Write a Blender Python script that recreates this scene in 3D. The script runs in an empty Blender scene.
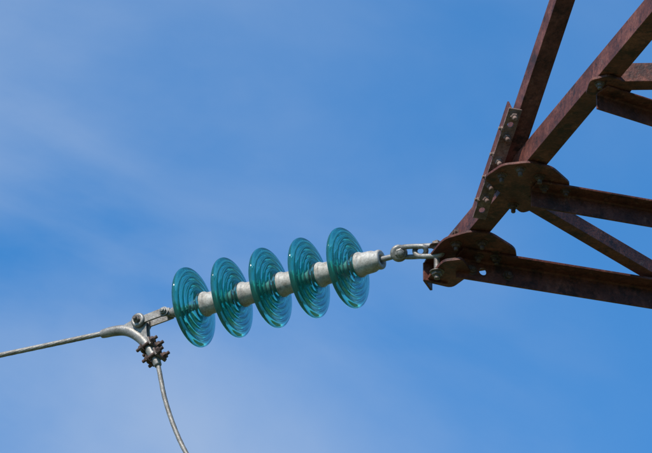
import bpy, bmesh, math, random
from mathutils import Vector, Matrix
random.seed(4)
H = 10.693
def V(x, y, z=0.0): return Vector((x, y, z + H))
scene = bpy.context.scene

# ------------------------------------------------------------ materials
def new_mat(name):
    m = bpy.data.materials.new(name); m.use_nodes = True
    nt = m.node_tree; b = nt.nodes['Principled BSDF']
    return m, nt, b
def noise_ramp(nt, scale, stops, detail=6, rough=0.6, vec=None):
    n = nt.nodes.new('ShaderNodeTexNoise'); n.inputs['Scale'].default_value = scale
    n.inputs['Detail'].default_value = detail; n.inputs['Roughness'].default_value = rough
    if vec is None:
        tc = nt.nodes.new('ShaderNodeTexCoord'); vec = tc.outputs['Object']
    nt.links.new(vec, n.inputs['Vector'])
    r = nt.nodes.new('ShaderNodeValToRGB')
    els = r.color_ramp.elements
    els[0].position, els[0].color = stops[0][0], (*stops[0][1], 1)
    els[1].position, els[1].color = stops[-1][0], (*stops[-1][1], 1)
    for p, c in stops[1:-1]:
        e = els.new(p); e.color = (*c, 1)
    nt.links.new(n.outputs['Fac'], r.inputs['Fac'])
    return n, r
def mixrgb(nt, mode, fac, a, b):
    m = nt.nodes.new('ShaderNodeMixRGB'); m.blend_type = mode
    if isinstance(fac, (int, float)): m.inputs['Fac'].default_value = fac
    else: nt.links.new(fac, m.inputs['Fac'])
    for sock, v in ((m.inputs['Color1'], a), (m.inputs['Color2'], b)):
        if isinstance(v, tuple): sock.default_value = (*v, 1)
        else: nt.links.new(v, sock)
    return m.outputs['Color']
def bump(nt, b, scale, strength, dist=0.002):
    n = nt.nodes.new('ShaderNodeTexNoise'); n.inputs['Scale'].default_value = scale
    n.inputs['Detail'].default_value = 5
    tc = nt.nodes.new('ShaderNodeTexCoord'); nt.links.new(tc.outputs['Object'], n.inputs['Vector'])
    bp = nt.nodes.new('ShaderNodeBump'); bp.inputs['Strength'].default_value = strength
    bp.inputs['Distance'].default_value = dist
    nt.links.new(n.outputs['Fac'], bp.inputs['Height']); nt.links.new(bp.outputs['Normal'], b.inputs['Normal'])

def rust_mat(name, c0, c1, c2, spec=0.35):
    m, nt, b = new_mat(name)
    _, r1 = noise_ramp(nt, 8, [(0.36, c0), (0.5, c1), (0.66, c2)], 9, 0.72)
    _, r2 = noise_ramp(nt, 60, [(0.32, (0.32, 0.29, 0.29)), (0.68, (1.5, 1.32, 1.25))], 8, 0.85)
    col = mixrgb(nt, 'MULTIPLY', 0.9, r1.outputs['Color'], r2.outputs['Color'])
    # worn pale patches and dark stains
    _, r3 = noise_ramp(nt, 24, [(0.58, (0, 0, 0)), (0.70, (0.75, 0.75, 0.75))], 9, 0.75)
    col = mixrgb(nt, 'MIX', r3.outputs['Color'], col, (c2[0]*1.25, c2[1]*1.65, c2[2]*1.7))
    _, r4 = noise_ramp(nt, 15, [(0.36, (0.9, 0.9, 0.9)), (0.47, (0, 0, 0))], 8, 0.7)
    col = mixrgb(nt, 'MIX', r4.outputs['Color'], col, (c0[0]*0.45, c0[1]*0.55, c0[2]*0.6))
    nt.links.new(col, b.inputs['Base Color'])
    b.inputs['Roughness'].default_value = 0.6
    b.inputs['Specular IOR Level'].default_value = spec
    bump(nt, b, 130, 0.7, 0.002)
    return m
STEEL = rust_mat('rusty_painted_steel', (0.060, 0.020, 0.015), (0.122, 0.040, 0.028), (0.205, 0.078, 0.055))
RUSTB = rust_mat('rusty_bolt', (0.06, 0.035, 0.027), (0.10, 0.065, 0.053), (0.18, 0.135, 0.115))
PLATE = rust_mat('weathered_plate', (0.09, 0.055, 0.045), (0.18, 0.12, 0.10), (0.30, 0.235, 0.20))

def metal_mat(name, c0, c1, c2, metallic, rough):
    m, nt, b = new_mat(name)
    _, r1 = noise_ramp(nt, 28, [(0.3, c0), (0.5, c1), (0.7, c2)], 8, 0.7)
    _, r2 = noise_ramp(nt, 190, [(0.3, (0.6, 0.57, 0.53)), (0.7, (1.15, 1.15, 1.15))], 4, 0.6)
    nt.links.new(mixrgb(nt, 'MULTIPLY', 0.8, r1.outputs['Color'], r2.outputs['Color']), b.inputs['Base Color'])
    b.inputs['Metallic'].default_value = metallic; b.inputs['Roughness'].default_value = rough
    bump(nt, b, 200, 0.5, 0.0012)
    return m
GALV = metal_mat('galvanised_metal', (0.12, 0.105, 0.09), (0.25, 0.24, 0.22), (0.40, 0.39, 0.37), 0.35, 0.5)
CAPM = metal_mat('cap_metal', (0.22, 0.19, 0.15), (0.43, 0.41, 0.37), (0.60, 0.59, 0.56), 0.05, 0.55)
DARKM = metal_mat('aged_metal', (0.06, 0.045, 0.035), (0.15, 0.12, 0.10), (0.32, 0.30, 0.28), 0.4, 0.5)
WIREM = metal_mat('aluminium_wire', (0.16, 0.145, 0.125), (0.27, 0.255, 0.23), (0.38, 0.365, 0.34), 0.35, 0.55)

m, nt, b = new_mat('teal_glass'); GLASS = m
b.inputs['Base Color'].default_value = (0.12, 0.60, 0.57, 1)
b.inputs['Transmission Weight'].default_value = 0.93
b.inputs['IOR'].default_value = 1.52
_, rr = noise_ramp(nt, 30, [(0.35, (0.01,)*3), (0.75, (0.10,)*3)], 5)
nt.links.new(rr.outputs['Color'], b.inputs['Roughness'])

m, nt, b = new_mat('meadow'); GROUND = m
_, r1 = noise_ramp(nt, 0.15, [(0.3, (0.05, 0.075, 0.022)), (0.55, (0.10, 0.12, 0.04)), (0.75, (0.16, 0.14, 0.07))], 8)
_, r2 = noise_ramp(nt, 9, [(0.3, (0.5,)*3), (0.7, (1.3,)*3)], 6)
nt.links.new(mixrgb(nt, 'MULTIPLY', 1.0, r1.outputs['Color'], r2.outputs['Color']), b.inputs['Base Color'])
b.inputs['Roughness'].default_value = 0.95

# ------------------------------------------------------------ helpers
def empty(name):
    e = bpy.data.objects.new(name, None); scene.collection.objects.link(e); return e
def to_obj(bm, name, mat, parent=None, smooth=False, bevel=0, autosmooth=None):
    bmesh.ops.recalc_face_normals(bm, faces=bm.faces)
    me = bpy.data.meshes.new(name); bm.to_mesh(me); bm.free()
    me.materials.append(mat)
    if smooth:
        for p in me.polygons: p.use_smooth = True
        if autosmooth: 
            try: me.set_sharp_from_angle(angle=math.radians(autosmooth))
            except Exception: pass
    o = bpy.data.objects.new(name, me); scene.collection.objects.link(o)
    if parent: o.parent = parent
    if bevel:
        md = o.modifiers.new('bevel', 'BEVEL'); md.width = bevel; md.segments = 2
        md.limit_method = 'ANGLE'; md.angle_limit = math.radians(40)
    return o
def basis(axis, hint=Vector((0, 0, 1))):
    a = axis.normalized()
    if abs(a.dot(hint)) > 0.97: hint = Vector((1, 0, 0))
    u = hint.cross(a).normalized(); v = a.cross(u).normalized()
    return a, u, v
def add_lathe(bm, prof, origin, axis, segs=48, hint=Vector((0, 0, 1)), phase=0.0):
    a, u, v = basis(axis, hint)
    rings = []
    for r, z in prof:
        if r < 1e-6: rings.append([bm.verts.new(origin + a*z)])
        else: rings.append([bm.verts.new(origin + a*z + (u*math.cos(2*math.pi*k/segs+phase) + v*math.sin(2*math.pi*k/segs+phase))*r) for k in range(segs)])
    for A, B in zip(rings[:-1], rings[1:]):
        for k in range(segs):
            k2 = (k+1) % segs
            if len(A) == 1 and len(B) == 1: continue
            if len(A) == 1: bm.faces.new((A[0], B[k], B[k2]))
            elif len(B) == 1: bm.faces.new((A[k], B[0], A[k2]))
            else: bm.faces.new((A[k], B[k], B[k2], A[k2]))
def add_torus(bm, c, axis, R, r, sx=1.0, dirx=None, n=40, m=14):
    a, u, v = basis(axis, dirx if dirx is not None else Vector((0, 0, 1)))
    rings = []
    for i in range(n):
        t = 2*math.pi*i/n
        rad = u*math.cos(t) + v*math.sin(t)
        cc = c + u*math.cos(t)*R + v*math.sin(t)*R*sx
        rings.append([bm.verts.new(cc + (rad*math.cos(2*math.pi*j/m) + a*math.sin(2*math.pi*j/m))*r) for j in range(m)])
    for i in range(n):
        for j in range(m):
            A, B = rings[i], rings[(i+1) % n]
            bm.faces.new((A[j], B[j], B[(j+1) % m], A[(j+1) % m]))
def add_tube(bm, pts, rad, m=14, strands=0, pitch=0.1, amp=0.1):
    n = len(pts); prev = None; s = 0.0; rings = []
    for i, p in enumerate(pts):
        t = (pts[min(i+1, n-1)] - pts[max(i-1, 0)]).normalized()
        if prev is None: _, u, v = basis(t)
        else:
            u = (prev - t*prev.dot(t)).normalized(); v = t.cross(u)
        prev = u
        if i: s += (pts[i]-pts[i-1]).length
        R = rad[i] if isinstance(rad, (list, tuple)) else rad
        ring = []
        for k in range(m):
            th = 2*math.pi*k/m
            rr = R*(1 + (amp*(abs(math.cos(strands*th/2 + math.pi*s/pitch))-0.6) if strands else 0))
            ring.append(bm.verts.new(p + (u*math.cos(th) + v*math.sin(th))*rr))
        rings.append(ring)
    for A, B in zip(rings[:-1], rings[1:]):
        for k in range(m): bm.faces.new((A[k], B[k], B[(k+1) % m], A[(k+1) % m]))
    bm.faces.new(rings[0][::-1]); bm.faces.new(rings[-1])
def add_prism(bm, poly, ext):
    A = [bm.verts.new(p) for p in poly]; B = [bm.verts.new(p + ext) for p in poly]
    bm.faces.new(A[::-1]); bm.faces.new(B); n = len(A)
    for k in range(n): bm.faces.new((A[k], A[(k+1) % n], B[(k+1) % n], B[k]))
def add_bolt(bm, c, axis, R=0.013, h=0.010, shank=0.0, sr=0.007, washer=True):
    z = 0
    if washer:
        add_lathe(bm, [(0, 0), (R*1.35, 0), (R*1.35, 0.0025), (0, 0.0025)], c, axis, 20); z = 0.0022
    add_lathe(bm, [(0, z), (R, z), (R, z+h*0.8), (R*0.8, z+h), (0, z+h)], c, axis, 6, phase=random.random())
    if shank: add_lathe(bm, [(0, z+h*0.9), (sr, z+h*0.9), (sr, z+h+shank*0.85), (sr*0.75, z+h+shank), (0, z+h+shank)], c, axis, 14)
def angle_beam(name, p0, p1, e1, e2, a, bb, t, parent, mat=STEEL, holes=None):
    ax = (p1-p0).normalized()
    e1 = (e1 - ax*e1.dot(ax)).normalized()
    e2 = (e2 - ax*e2.dot(ax) - e1*e2.dot(e1)).normalized()
    poly = [Vector((0, 0, 0)), e1*a, e1*a+e2*t, e1*t*1.6+e2*t, e1*t+e2*t*1.6, e1*t+e2*bb, e2*bb]
    bm = bmesh.new(); add_prism(bm, [p0+q for q in poly], p1-p0)
    o = to_obj(bm, name, mat, parent, bevel=0 if holes else 0.0015)
    if holes: o = cut_holes(o, holes)
    return o
def cut_holes(o, holes):
    bm = bmesh.new()
    for c, ax, r in holes:
        add_lathe(bm, [(0, -0.03), (r, -0.03), (r, 0.03), (0, 0.03)], c, ax, 24)
    bmesh.ops.recalc_face_normals(bm, faces=bm.faces)
    me = bpy.data.meshes.new('tmp'); bm.to_mesh(me); bm.free()
    cu = bpy.data.objects.new('tmp', me); scene.collection.objects.link(cu)
    md = o.modifiers.new('b', 'BOOLEAN'); md.operation = 'DIFFERENCE'; md.object = cu; md.solver = 'EXACT'
    bpy.context.view_layer.update()
    ev = o.evaluated_get(bpy.context.evaluated_depsgraph_get())
    nm = bpy.data.meshes.new_from_object(ev)
    o.modifiers.clear(); o.data = nm
    bpy.data.objects.remove(cu)
    b2 = o.modifiers.new('bevel', 'BEVEL'); b2.width = 0.0012; b2.segments = 2
    b2.limit_method = 'ANGLE'; b2.angle_limit = math.radians(40)
    return o

# ------------------------------------------------------------ tower
tower = empty('transmission_tower')
Z = Vector((0, 0, 1))
d1 = Vector((0.3386, -0.941, 0)); n1 = Vector((0.941, 0.3386, 0))
S0 = V(-0.067, 0.069, 0.010)
P1 = S0 + d1*2.69
angle_beam('main_chord', S0 - d1*0.06, P1, Z, n1, 0.068, 0.066, 0.008, tower)
dir3 = Vector((0.512, 0.181, 0)).normalized(); f3 = Vector((dir3.y, -dir3.x, 0))
m3a = V(-0.020, -0.011, -0.001); P3 = V(0.088, 0.027, -0.001) + dir3*2.5
angle_beam('lower_chord', m3a, P3, f3, -Z, 0.070, 0.074, 0.008, tower,
           holes=[(m3a + dir3*0.088 - Z*0.040, f3, 0.0125)])
dir4 = Vector((0.254, 0.094, 0)).normalized(); f4 = Vector((dir4.y, -dir4.x, 0))
m4a = V(0.200, -0.472, -0.001)
angle_beam('cross_strut', m4a, m4a + dir4*1.9, f4, -Z, 0.062, 0.064, 0.007, tower)
m5a = V(0.190, -0.385, 0.010); m5b = V(0.745, 0.303, 0.010)
d5 = (m5b-m5a).normalized(); f5 = Vector((d5.y, -d5.x, 0))
angle_beam('thin_diagonal', m5a, m5b, -f5, Z, 0.045, 0.045, 0.005, tower)
m6a = V(0.402, -1.158, -0.002)
angle_beam('upper_strut', m6a, m6a + Vector((1.25, -0.03, 0)), Z, Vector((0, 1, 0)), 0.062, 0.056, 0.006, tower)
m6b = V(0.375, -1.090, -0.003); d6 = Vector((0.1435, 0.094, 0)).normalized()
angle_beam('upper_diagonal', m6b, m6b + d6*1.6, Vector((d6.y, -d6.x, 0)), -Z, 0.060, 0.055, 0.006, tower)
q0 = S0 + d1*0.45 + Z*(-0.056); q1 = S0 + d1*2.69 + Z*1.51
d2 = (q1-q0).normalized(); v2 = (n1.cross(d2)).normalized()
if v2.z < 0: v2 = -v2
tie0 = q0 + d2*0.10
angle_beam('top_tie', tie0 - n1*0.028, q1 - n1*0.028, n1, v2, 0.058, 0.058, 0.006, tower)
bm = bmesh.new()
sw = 0.042; L = 0.385
s0 = q0 - n1*0.066 - v2*0.006
add_prism(bm, [s0, s0 + n1*sw, s0 + n1*sw + d2*L, s0 + d2*L], -v2*0.006)
strip = to_obj(bm, 'splice_strip', PLATE, tower)
hl = [(s0 + n1*sw*0.5 + d2*t, v2, 0.0095) for t in (0.03, 0.16, 0.33)]
cut_holes(strip, hl)
bm = bmesh.new()
for t in (0.072, 0.115, 0.203, 0.288, 0.362): add_bolt(bm, s0 + n1*sw*0.5 + d2*t - v2*0.006, -v2, 0.012, 0.009, 0.012)
for t in (0.06, 0.14, 0.22, 0.31): add_bolt(bm, s0 + d2*t + n1*0.004, -n1, 0.009, 0.007, 0.008, 0.005, False)
to_obj(bm, 'strip_bolts', PLATE, tower)
bm = bmesh.new(); add_prism(bm, [s0+n1*0.004, s0+n1*0.010, s0+n1*0.010+d2*L, s0+n1*0.004+d2*L], v2*0.04)
to_obj(bm, 'strip_flange', STEEL, tower, bevel=0.001)

def gusset(name, pts, z, t, holes=None, mat=STEEL):
    P = [Vector((x, y, 0)) for x, y in pts]; out = []
    n = len(P)
    for i in range(n):
        a = P[i] + (P[i-1]-P[i])*0.22; c = P[i] + (P[(i+1) % n]-P[i])*0.22
        for k in range(5):
            u = k/4; out.append(a*(1-u)**2 + P[i]*2*u*(1-u) + c*u*u)
    bm = bmesh.new(); add_prism(bm, [q + Vector((0, 0, H+z)) for q in out], Vector((0, 0, t)))
    o = to_obj(bm, name, mat, tower, bevel=0 if holes else 0.0015)
    if holes: cut_holes(o, [(V(x, y, z), Z, r) for x, y, r in holes])
    return o
gusset('tip_gusset', [(-0.125, 0.06), (-0.06, -0.125), (0.019, -0.178), (0.087, -0.165), (0.165, -0.06), (0.175, 0.055), (-0.03, 0.12)], 0.0, 0.0085,
       holes=[(-0.078, -0.018, 0.012)])
gusset('tip_gusset_lower', [(-0.115, 0.055), (-0.06, -0.085), (0.0, -0.10), (0.03, 0.0), (-0.03, 0.10)], -0.055, 0.009, holes=[(-0.078, -0.018, 0.012)])
gusset('node_gusset', [(0.055, -0.535), (0.11, -0.62), (0.197, -0.64), (0.265, -0.60), (0.325, -0.49), (0.25, -0.355), (0.175, -0.30), (0.12, -0.42)], 0.0, 0.0085)
gusset('upper_gusset', [(0.355, -1.16), (0.41, -1.19), (0.49, -1.13), (0.46, -1.03), (0.385, -1.01), (0.345, -1.07)], 0.0, 0.0085)
bm = bmesh.new()
e0 = V(-0.118, 0.028, -0.062)
add_prism(bm, [e0, e0 + Vector((0.075, 0.03, 0)), e0 + Vector((0.075, 0.03, 0.062)), e0 + Vector((0, 0, 0.062))], Vector((-0.003, 0.008, 0)))
add_prism(bm, [e0+Vector((-.002, .01, 0)), e0+Vector((0.02, 0.075, 0)), e0+Vector((0.02, 0.075, 0.062)), e0+Vector((-.002, .01, 0.062))], Vector((0.008, -0.002, 0)))
to_obj(bm, 'tip_end_plates', STEEL, tower, bevel=0.0012)
bm = bmesh.new()
for x, y in ((-0.02, -0.10), (0.06, -0.11), (0.10, -0.03)): add_bolt(bm, V(x, y, 0), -Z, 0.014, 0.011, 0.012)
for x, y in ((0.11, -0.56), (0.165, -0.60), (0.225, -0.55), (0.15, -0.36), (0.215, -0.41)): add_bolt(bm, V(x, y, 0), -Z, 0.013, 0.010, 0.014)
for t in (0.05, 0.17): add_bolt(bm, m3a + dir3*t + f3*0.008 - Z*0.042, f3, 0.013, 0.010, 0.006)
for t in (0.06, 0.12): add_bolt(bm, m3a + dir3*t + f3*0.042 - Z*0.008, -Z, 0.012, 0.009, 0.008)
for t in (0.03, 0.10): add_bolt(bm, m4a + dir4*t + f4*0.036 - Z*0.007, -Z, 0.012, 0.009, 0.008)
add_bolt(bm, V(0.385, -1.145, 0), -Z, 0.012, 0.01, 0.008); add_bolt(bm, V(0.43, -1.04, -0.007), -Z, 0.012, 0.01, 0.008)
for t in (0.15, 0.48, 0.6): add_bolt(bm, S0 + d1*t + Z*0.038 , -n1, 0.013, 0.010, 0.004)
to_obj(bm, 'bolts', RUSTB, tower)

# rest of the lattice tower (beyond the picture on the right)
p1 = Vector((P1.x, P1.y)); p3 = Vector((P3.x, P3.y)); e = p3-p1; pe = Vector((e.y, -e.x))
corners = [p1, p3, p3+pe, p1+pe]
C = (corners[0]+corners[2])/2
def leg(i, z):
    s = 1 - 0.07*min(z, 0)
    q = C + (corners[i % 4]-C)*s
    return V(q.x, q.y, z)
levels = [-H, -7.2, -4.2, -1.8, 0, 1.51, 3.2]
for i in range(4):
    inw = C-corners[i]; inw = Vector((inw.x, inw.y, 0)).normalized()
    aa = Vector((corners[(i+1) % 4].x-corners[i].x, corners[(i+1) % 4].y-corners[i].y, 0)).normalized()
    bb_ = Vector((corners[i-1].x-corners[i].x, corners[i-1].y-corners[i].y, 0)).normalized()
    angle_beam('leg', leg(i, -H-0.2), leg(i, 0), aa, bb_, 0.14, 0.14, 0.012, tower)
    angle_beam('leg_top', leg(i, 0), leg(i, 3.2), aa, bb_, 0.12, 0.12, 0.010, tower)
    for k, z in enumerate(levels[1:]):
        angle_beam('girt', leg(i, z)+inw*0.02, leg(i+1, z)+inw*0.02, Z, inw, 0.07, 0.07, 0.007, tower)
    for za, zb in zip(levels[:-1], levels[1:]):
        angle_beam('web', leg(i, za)+inw*0.03, leg(i+1, zb)+inw*0.03, Z, inw, 0.06, 0.06, 0.006, tower)
        angle_beam('web', leg(i+1, za)+inw*0.045, leg(i, zb)+inw*0.045, Z, inw, 0.06, 0.06, 0.006, tower)

# ------------------------------------------------------------ insulator string
string = empty('glass_insulator_string')
w = Vector((-0.879, 0.476, -0.012)).normalized()
side = w.cross(Z).normalized()
Q = V(-0.074, -0.018, 0.036)
D5 = Q + w*0.3025
pitch = 0.1385
gp = [(0.030, 0.020), (0.045, 0.020), (0.060, 0.016), (0.080, 0.011), (0.100, 0.005), (0.117, -0.002), (0.1255, -0.007), (0.1305, -0.013), (0.1300, -0.021), (0.1255, -0.0245), (0.1195, -0.021),
      (0.1165, -0.010), (0.112, -0.0065), (0.108, -0.010), (0.1065, -0.028), (0.1035, -0.033), (0.1005, -0.028), (0.098, -0.006), (0.093, -0.002), (0.0885, -0.006),
      (0.0865, -0.029), (0.083, -0.035), (0.0795, -0.029), (0.077, -0.003), (0.072, 0.001), (0.0665, -0.003), (0.0645, -0.030), (0.061, -0.035), (0.0575, -0.029),
      (0.054, -0.002), (0.047, 0.002), (0.035, 0.002), (0.030, 0.006), (0.030, 0.020)]
def smooth_prof(p, it=1):
    for _ in range(it):
        q = [p[0]]
        for a, b_ in zip(p[:-1], p[1:]):
            q += [(a[0]*.75+b_[0]*.25, a[1]*.75+b_[1]*.25), (a[0]*.25+b_[0]*.75, a[1]*.25+b_[1]*.75)]
        q.append(p[-1]); p = q
    return p
capp = [(0.0, 0.012), (0.0385, 0.012), (0.0405, 0.0165), (0.0405, 0.024), (0.0375, 0.028), (0.0355, 0.034), (0.0350, 0.062), (0.0335, 0.069), (0.0305, 0.074), (0.030, 0.083), (0.0315, 0.085), (0.0315, 0.093), (0.029, 0.097), (0.016, 0.097), (0.014, 0.086), (0.0, 0.086)]
for i in range(5):
    c = D5 + w*pitch*i
    tilt = Vector((random.uniform(-1, 1), random.uniform(-1, 1), random.uniform(-1, 1)))*0.02
    ax = (-w + tilt).normalized()
    bm = bmesh.new(); add_lathe(bm, smooth_prof(gp, 2), c, ax, 128)
    bmesh.ops.remove_doubles(bm, verts=bm.verts, dist=1e-6)
    to_obj(bm, 'glass_disc_%d' % (i+1), GLASS, string, smooth=True)
    bm = bmesh.new(); add_lathe(bm, smooth_prof(capp, 1), c + ax*0.009, ax, 64)
    to_obj(bm, 'cap_%d' % (i+1), CAPM, string, smooth=True, autosmooth=50)
    bm = bmesh.new()
    add_lathe(bm, [(0.0, -0.056), (0.010, -0.056), (0.015, -0.053), (0.015, -0.047), (0.0095, -0.043), (0.0095, -0.012), (0.024, -0.006), (0.029, 0.0), (0.029, 0.012), (0, 0.012)], c, ax, 32)
    to_obj(bm, 'pin_%d' % (i+1), GALV, string, smooth=True, autosmooth=40)

# ------------------------------------------------------------ hanging fittings at the tower end
sh = empty('shackle_link')
capend = D5 - w*0.103
bm = bmesh.new()
add_lathe(bm, [(0, -0.02), (0.009, -0.02), (0.009, 0.045), (0, 0.045)], capend, -w, 20)
eye = capend - w*0.062 + Z*0.006
to_obj(bm, 'ball_pin', GALV, sh, smooth=True, autosmooth=40)
camish = Vector((0.10, -0.90, -0.42)).normalized()
bm = bmesh.new()
add_torus(bm, eye, camish, 0.018, 0.0095)
add_lathe(bm, [(0, -0.026), (0.012, -0.026), (0.012, 0.020), (0, 0.020)], eye, camish, 24)
add_bolt(bm, eye + camish*0.018, camish, 0.015, 0.010, 0.006, 0.008)
to_obj(bm, 'eye_bolt', GALV, sh, smooth=True, autosmooth=35)
tipb = V(-0.078, -0.018, 0.012)
ax_s = (tipb - eye); Ls = ax_s.length; ax_s.normalize()
lat = ax_s.cross(camish).normalized(); lat = -lat if lat.z < 0 else lat
def oval(c, ax, la, hl, hw, nn=48):
    P = []
    for k in range(nn+1):
        t = 2*math.pi*k/nn
        ct, st = math.cos(t), math.sin(t)
        P.append(c + ax*(hl-hw)*(1 if ct > 0 else -1)*min(1, abs(ct)*3) + ax*hw*ct + la*hw*st)
    return P
add = Z*0.004
bm = bmesh.new()
add_tube(bm, oval(eye + ax_s*(0.050) + add, ax_s, (lat*0.8+camish*0.6).normalized(), 0.048, 0.020), 0.0080, 12)
add_tube(bm, oval(eye + ax_s*(0.108) + add, ax_s, (lat*0.75-camish*0.65).normalized(), 0.050, 0.022), 0.0084, 12)
to_obj(bm, 'chain_links', GALV, sh, smooth=True)
bm = bmesh.new()
add_lathe(bm, [(0, -0.075), (0.0095, -0.075), (0.0095, 0.03), (0, 0.03)], tipb, Z, 20)
add_bolt(bm, tipb + Z*0.02, Z, 0.017, 0.012, 0.005)
add_bolt(bm, tipb - Z*0.068, -Z, 0.017, 0.012, 0.012, 0.009)
to_obj(bm, 'shackle_bolt', DARKM, sh, smooth=True, autosmooth=35)

# ------------------------------------------------------------ strain clamp
clamp = empty('strain_clamp')
D1 = D5 + w*pitch*4
wh = Vector((w.x, w.y, 0)).normalized()
E = D1 + w*0.2175 + Z*0.008
E2 = E - wh*0.012 - Z*0.016
def W(p, z, s=0.0): return E + wh*p + Z*z + side*s
cl = [(0.135, -0.022), (0.122, -0.022), (0.09, -0.022), (0.054, -0.027), (0.025, -0.040), (-0.004, -0.063), (-0.028, -0.090), (-0.0467, -0.121), (-0.062, -0.150), (-0.0754, -0.181)]
def catmull(P, k=8):
    out = []
    for i in range(len(P)-1):
        p0, p1_, p2, p3_ = P[max(i-1, 0)], P[i], P[i+1], P[min(i+2, len(P)-1)]
        for j in range(k):
            t = j/k
            out.append(0.5*((2*p1_) + (p2-p0)*t + (2*p0-5*p1_+4*p2-p3_)*t*t + (3*p1_-p0-3*p2+p3_)*t**3))
    out.append(P[-1]); return out
path = catmull([W(p, z) for p, z in cl])
npth = len(path)
bm = bmesh.new()
rad = [0.0115 + 0.0065*math.sin(math.pi*min(1, max(0, i/(npth-1))))**0.6 for i in range(npth)]
add_tube(bm, path, rad, 20)
to_obj(bm, 'clamp_body', GALV, clamp, smooth=True)
bm = bmesh.new()
for s_ in (-0.013, 0.007):
    web = [W(0.020, -0.006, s_), W(0.003, 0.006, s_), (W(-0.022, 0.006, s_)), W(-0.036, -0.008, s_), W(-0.036, -0.035, s_), W(-0.042, -0.095, s_), W(-0.03, -0.10, s_), W(0.0, -0.065, s_), W(0.05, -0.03, s_), W(0.075, -0.022, s_), W(0.05, -0.016, s_)]
    add_prism(bm, web, side*0.006)
to_obj(bm, 'clamp_web', GALV, clamp, bevel=0.002)
bm = bmesh.new()
add_torus(bm, E2 + side*-0.022, side, 0.017, 0.0075)
add_torus(bm, E2 + side*0.022, side, 0.017, 0.0075)
to_obj(bm, 'clamp_eye', GALV, clamp, smooth=True)
bm = bmesh.new()
add_bolt(bm, E2 - side*0.026, -side, 0.012, 0.010, 0.010, 0.007); add_bolt(bm, E2 + side*0.026, side, 0.012, 0.010, 0.010, 0.007)
add_lathe(bm, [(0, -0.03), (0.0085, -0.03), (0.0085, 0.03), (0, 0.03)], E2, side, 18)
to_obj(bm, 'clamp_bolt', DARKM, clamp)
cv = empty('clevis_link')
c0 = D1 + w*0.050
bm = bmesh.new()
add_lathe(bm, smooth_prof([(0, 0), (0.014, 0), (0.018, 0.006), (0.019, 0.03), (0.015, 0.042), (0.011, 0.055), (0, 0.055)], 1), c0, w, 28)
for s_ in (-0.021, 0.015):
    pl = [c0 + w*0.045 - Z*0.013 + side*s_*0.7, c0 + w*0.075 - Z*0.014 + side*s_, E2 + Z*-0.013 - w*0.012 + side*s_, E2 + w*0.010 + side*s_, E2 + Z*0.013 - w*0.012 + side*s_, c0 + w*0.075 + Z*0.014 + side*s_, c0 + w*0.045 + Z*0.013 + side*s_*0.7]
    add_prism(bm, pl, side*0.006)
add_lathe(bm, [(0, -0.028), (0.007, -0.028), (0.007, 0.028), (0, 0.028)], c0 + w*0.062, side, 16)
add_bolt(bm, c0 + w*0.062 - side*0.021, -side, 0.012, 0.009, 0.006)
add_bolt(bm, c0 + w*0.022 + Z*0.018, Z, 0.008, 0.006, 0.008, 0.004, False)
to_obj(bm, 'clevis_body', GALV, cv, smooth=True, autosmooth=35, bevel=0.001)

bmu = bmesh.new(); bmk = bmesh.new(); 
for (p, z) in ((-0.040, -0.108), (-0.062, -0.151)):
    c = W(p, z); t = (W(-0.0754, -0.181) - W(-0.0467, -0.121)).normalized()
    nn = (wh - t*wh.dot(t)).normalized()
    P = [c - nn*0.046 + side*0.020]
    for k in range(13):
        a = math.pi*k/12
        P.append(c + nn*(0.004 + 0.020*math.sin(a)) + side*0.020*math.cos(a))
    P.append(c - nn*0.046 - side*0.020)
    add_tube(bmu, P, 0.0055, 12)
    kp = [c - nn*0.014 + t*0.015 - side*0.030, c - nn*0.014 - t*0.015 - side*0.030, c - nn*0.014 - t*0.015 + side*0.030, c - nn*0.014 + t*0.015 + side*0.030]
    add_prism(bmk, kp, -nn*0.008)
    for s_ in (-0.020, 0.020):
        add_bolt(bmu, c - nn*0.022 + side*s_, -nn, 0.0115, 0.011, 0.0)
        add_bolt(bmu, c + nn*0.012 + side*s_*1.0, nn, 0.010, 0.010, 0.012, 0.0055)
to_obj(bmu, 'u_bolts', RUSTB, clamp, smooth=True, autosmooth=35)
to_obj(bmk, 'keepers', DARKM, clamp, bevel=0.002)

# ------------------------------------------------------------ conductor and jumper
wire = empty('power_line_wire')
cd = Vector((-0.9165, 0.40, 0)).normalized()
st = W(0.10, -0.0215)
def cond(s): return st + cd*s + Z*(-0.017*s*(1 - s/220))
P = [cond(i*0.008) for i in range(260)]
P += [cond(2.08 + i*2.0) for i in range(1, 110)]
bm = bmesh.new(); add_tube(bm, P, 0.0078, 36, strands=9, pitch=0.035, amp=0.22)
to_obj(bm, 'conductor', WIREM, wire, smooth=True)
jl = [(-0.068, -0.165), (-0.0754, -0.181), (-0.086, -0.232), (-0.097, -0.2855), (-0.113, -0.342), (-0.133, -0.400), (-0.1555, -0.456), (-0.182, -0.511), (-0.23, -0.60), (-0.32, -0.73), (-0.48, -0.90), (-0.75, -1.08), (-1.1, -1.2), (-1.6, -1.25), (-2.2, -1.15), (-2.8, -0.9)]
jw = []
for a, b_ in zip(*(lambda q: (q[:-1], q[1:]))(catmull([W(p, z) for p, z in jl], 6))):
    L_ = (b_-a).length; k = max(1, int(L_/0.008))
    jw += [a.lerp(b_, i/k) for i in range(k)]
jum = bmesh.new(); add_tube(jum, jw, 0.0072, 36, strands=9, pitch=0.035, amp=0.22)
to_obj(jum, 'jumper', WIREM, wire, smooth=True)

# ------------------------------------------------------------ ground
bm = bmesh.new(); bmesh.ops.create_grid(bm, x_segments=40, y_segments=40, size=3000)
to_obj(bm, 'ground', GROUND)

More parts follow.
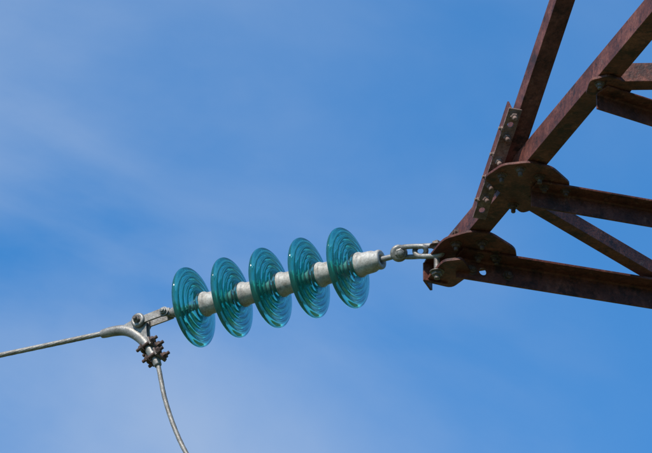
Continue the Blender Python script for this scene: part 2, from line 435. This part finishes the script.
# ------------------------------------------------------------ world
SUN = Vector((-0.38, -0.58, 0.72)).normalized()
sel = math.asin(SUN.z); srot = math.atan2(SUN.x, SUN.y)
wd = bpy.data.worlds.new('World'); scene.world = wd; wd.use_nodes = True
nt = wd.node_tree; bg = nt.nodes['Background']; bg.inputs['Strength'].default_value = 0.15
sky = nt.nodes.new('ShaderNodeTexSky'); sky.sky_type = 'NISHITA'; sky.sun_disc = False
sky.sun_elevation = sel; sky.sun_rotation = srot
sky.air_density = 1.0; sky.dust_density = 0.3; sky.ozone_density = 2.0
tc = nt.nodes.new('ShaderNodeTexCoord')
mp = nt.nodes.new('ShaderNodeMapping'); mp.inputs['Rotation'].default_value = (math.radians(-27), 0, 0)
nt.links.new(tc.outputs['Generated'], mp.inputs['Vector'])
mr = nt.nodes.new('ShaderNodeMapping'); mr.inputs['Rotation'].default_value = (0, math.radians(-18), 0)
nt.links.new(mp.outputs['Vector'], mr.inputs['Vector'])
sep = nt.nodes.new('ShaderNodeSeparateXYZ'); nt.links.new(mp.outputs['Vector'], sep.inputs[0])
ax_ = nt.nodes.new('ShaderNodeMath'); ax_.operation = 'MULTIPLY_ADD'; ax_.inputs[1].default_value = 0.5
nt.links.new(sep.outputs['Z'], ax_.inputs[0]); nt.links.new(sep.outputs['X'], ax_.inputs[2])
tint = mixrgb(nt, 'MULTIPLY', 1.0, sky.outputs['Color'], (0.34, 0.86, 1.22))
col = tint
for (sc, loc, scale, lo, hi, tmin, tmax, dist_) in (
        ((0.75, 1, 1.1), (0.33, 0, 0.12), 22, 0.32, 0.85, 0.05, 0.9, 0.3),
        ((0.55, 1, 1.25), (0.33, 0, 0.12), 26, 0.42, 0.82, 0.15, 0.65, 0.4)):
    ms = nt.nodes.new('ShaderNodeMapping'); ms.inputs['Scale'].default_value = sc; ms.inputs['Location'].default_value = loc
    nt.links.new(mr.outputs['Vector'], ms.inputs['Vector'])
    nz, ramp = noise_ramp(nt, scale, [(lo, (0, 0, 0)), (hi, (1, 1, 1))], 7, 0.5, ms.outputs['Vector'])
    nz.inputs['Distortion'].default_value = dist_
    mrg = nt.nodes.new('ShaderNodeMapRange'); mrg.inputs['From Min'].default_value = 0.04; mrg.inputs['From Max'].default_value = -0.055
    mrg.inputs['To Min'].default_value = tmin; mrg.inputs['To Max'].default_value = tmax
    nt.links.new(ax_.outputs[0], mrg.inputs['Value'])
    mu = nt.nodes.new('ShaderNodeMath'); mu.operation = 'MULTIPLY'
    nt.links.new(ramp.outputs['Color'], mu.inputs[0]); nt.links.new(mrg.outputs['Result'], mu.inputs[1])
    col = mixrgb(nt, 'MIX', mu.outputs[0], col, (2.7, 3.5, 4.9))
nt.links.new(col, bg.inputs['Color'])

sl = bpy.data.lights.new('sun', 'SUN'); sl.energy = 4.9; sl.angle = math.radians(0.5); sl.color = (1, 0.94, 0.86)
so = bpy.data.objects.new('sun', sl); scene.collection.objects.link(so)
so.rotation_euler = SUN.to_track_quat('Z', 'Y').to_euler(); so.location = (0, 0, 40)

# ------------------------------------------------------------ camera
cam = bpy.data.cameras.new('camera'); co = bpy.data.objects.new('camera', cam); scene.collection.objects.link(co)
cam.lens = 355.6; cam.sensor_width = 36; cam.clip_end = 8000; cam.clip_start = 0.1
co.location = (-0.422, -17.865, 1.70)
co.rotation_euler = (math.radians(90+27), 0, 0)
scene.camera = co
scene.view_settings.view_transform = 'Standard'; scene.view_settings.look = 'None'; scene.view_settings.exposure = 0
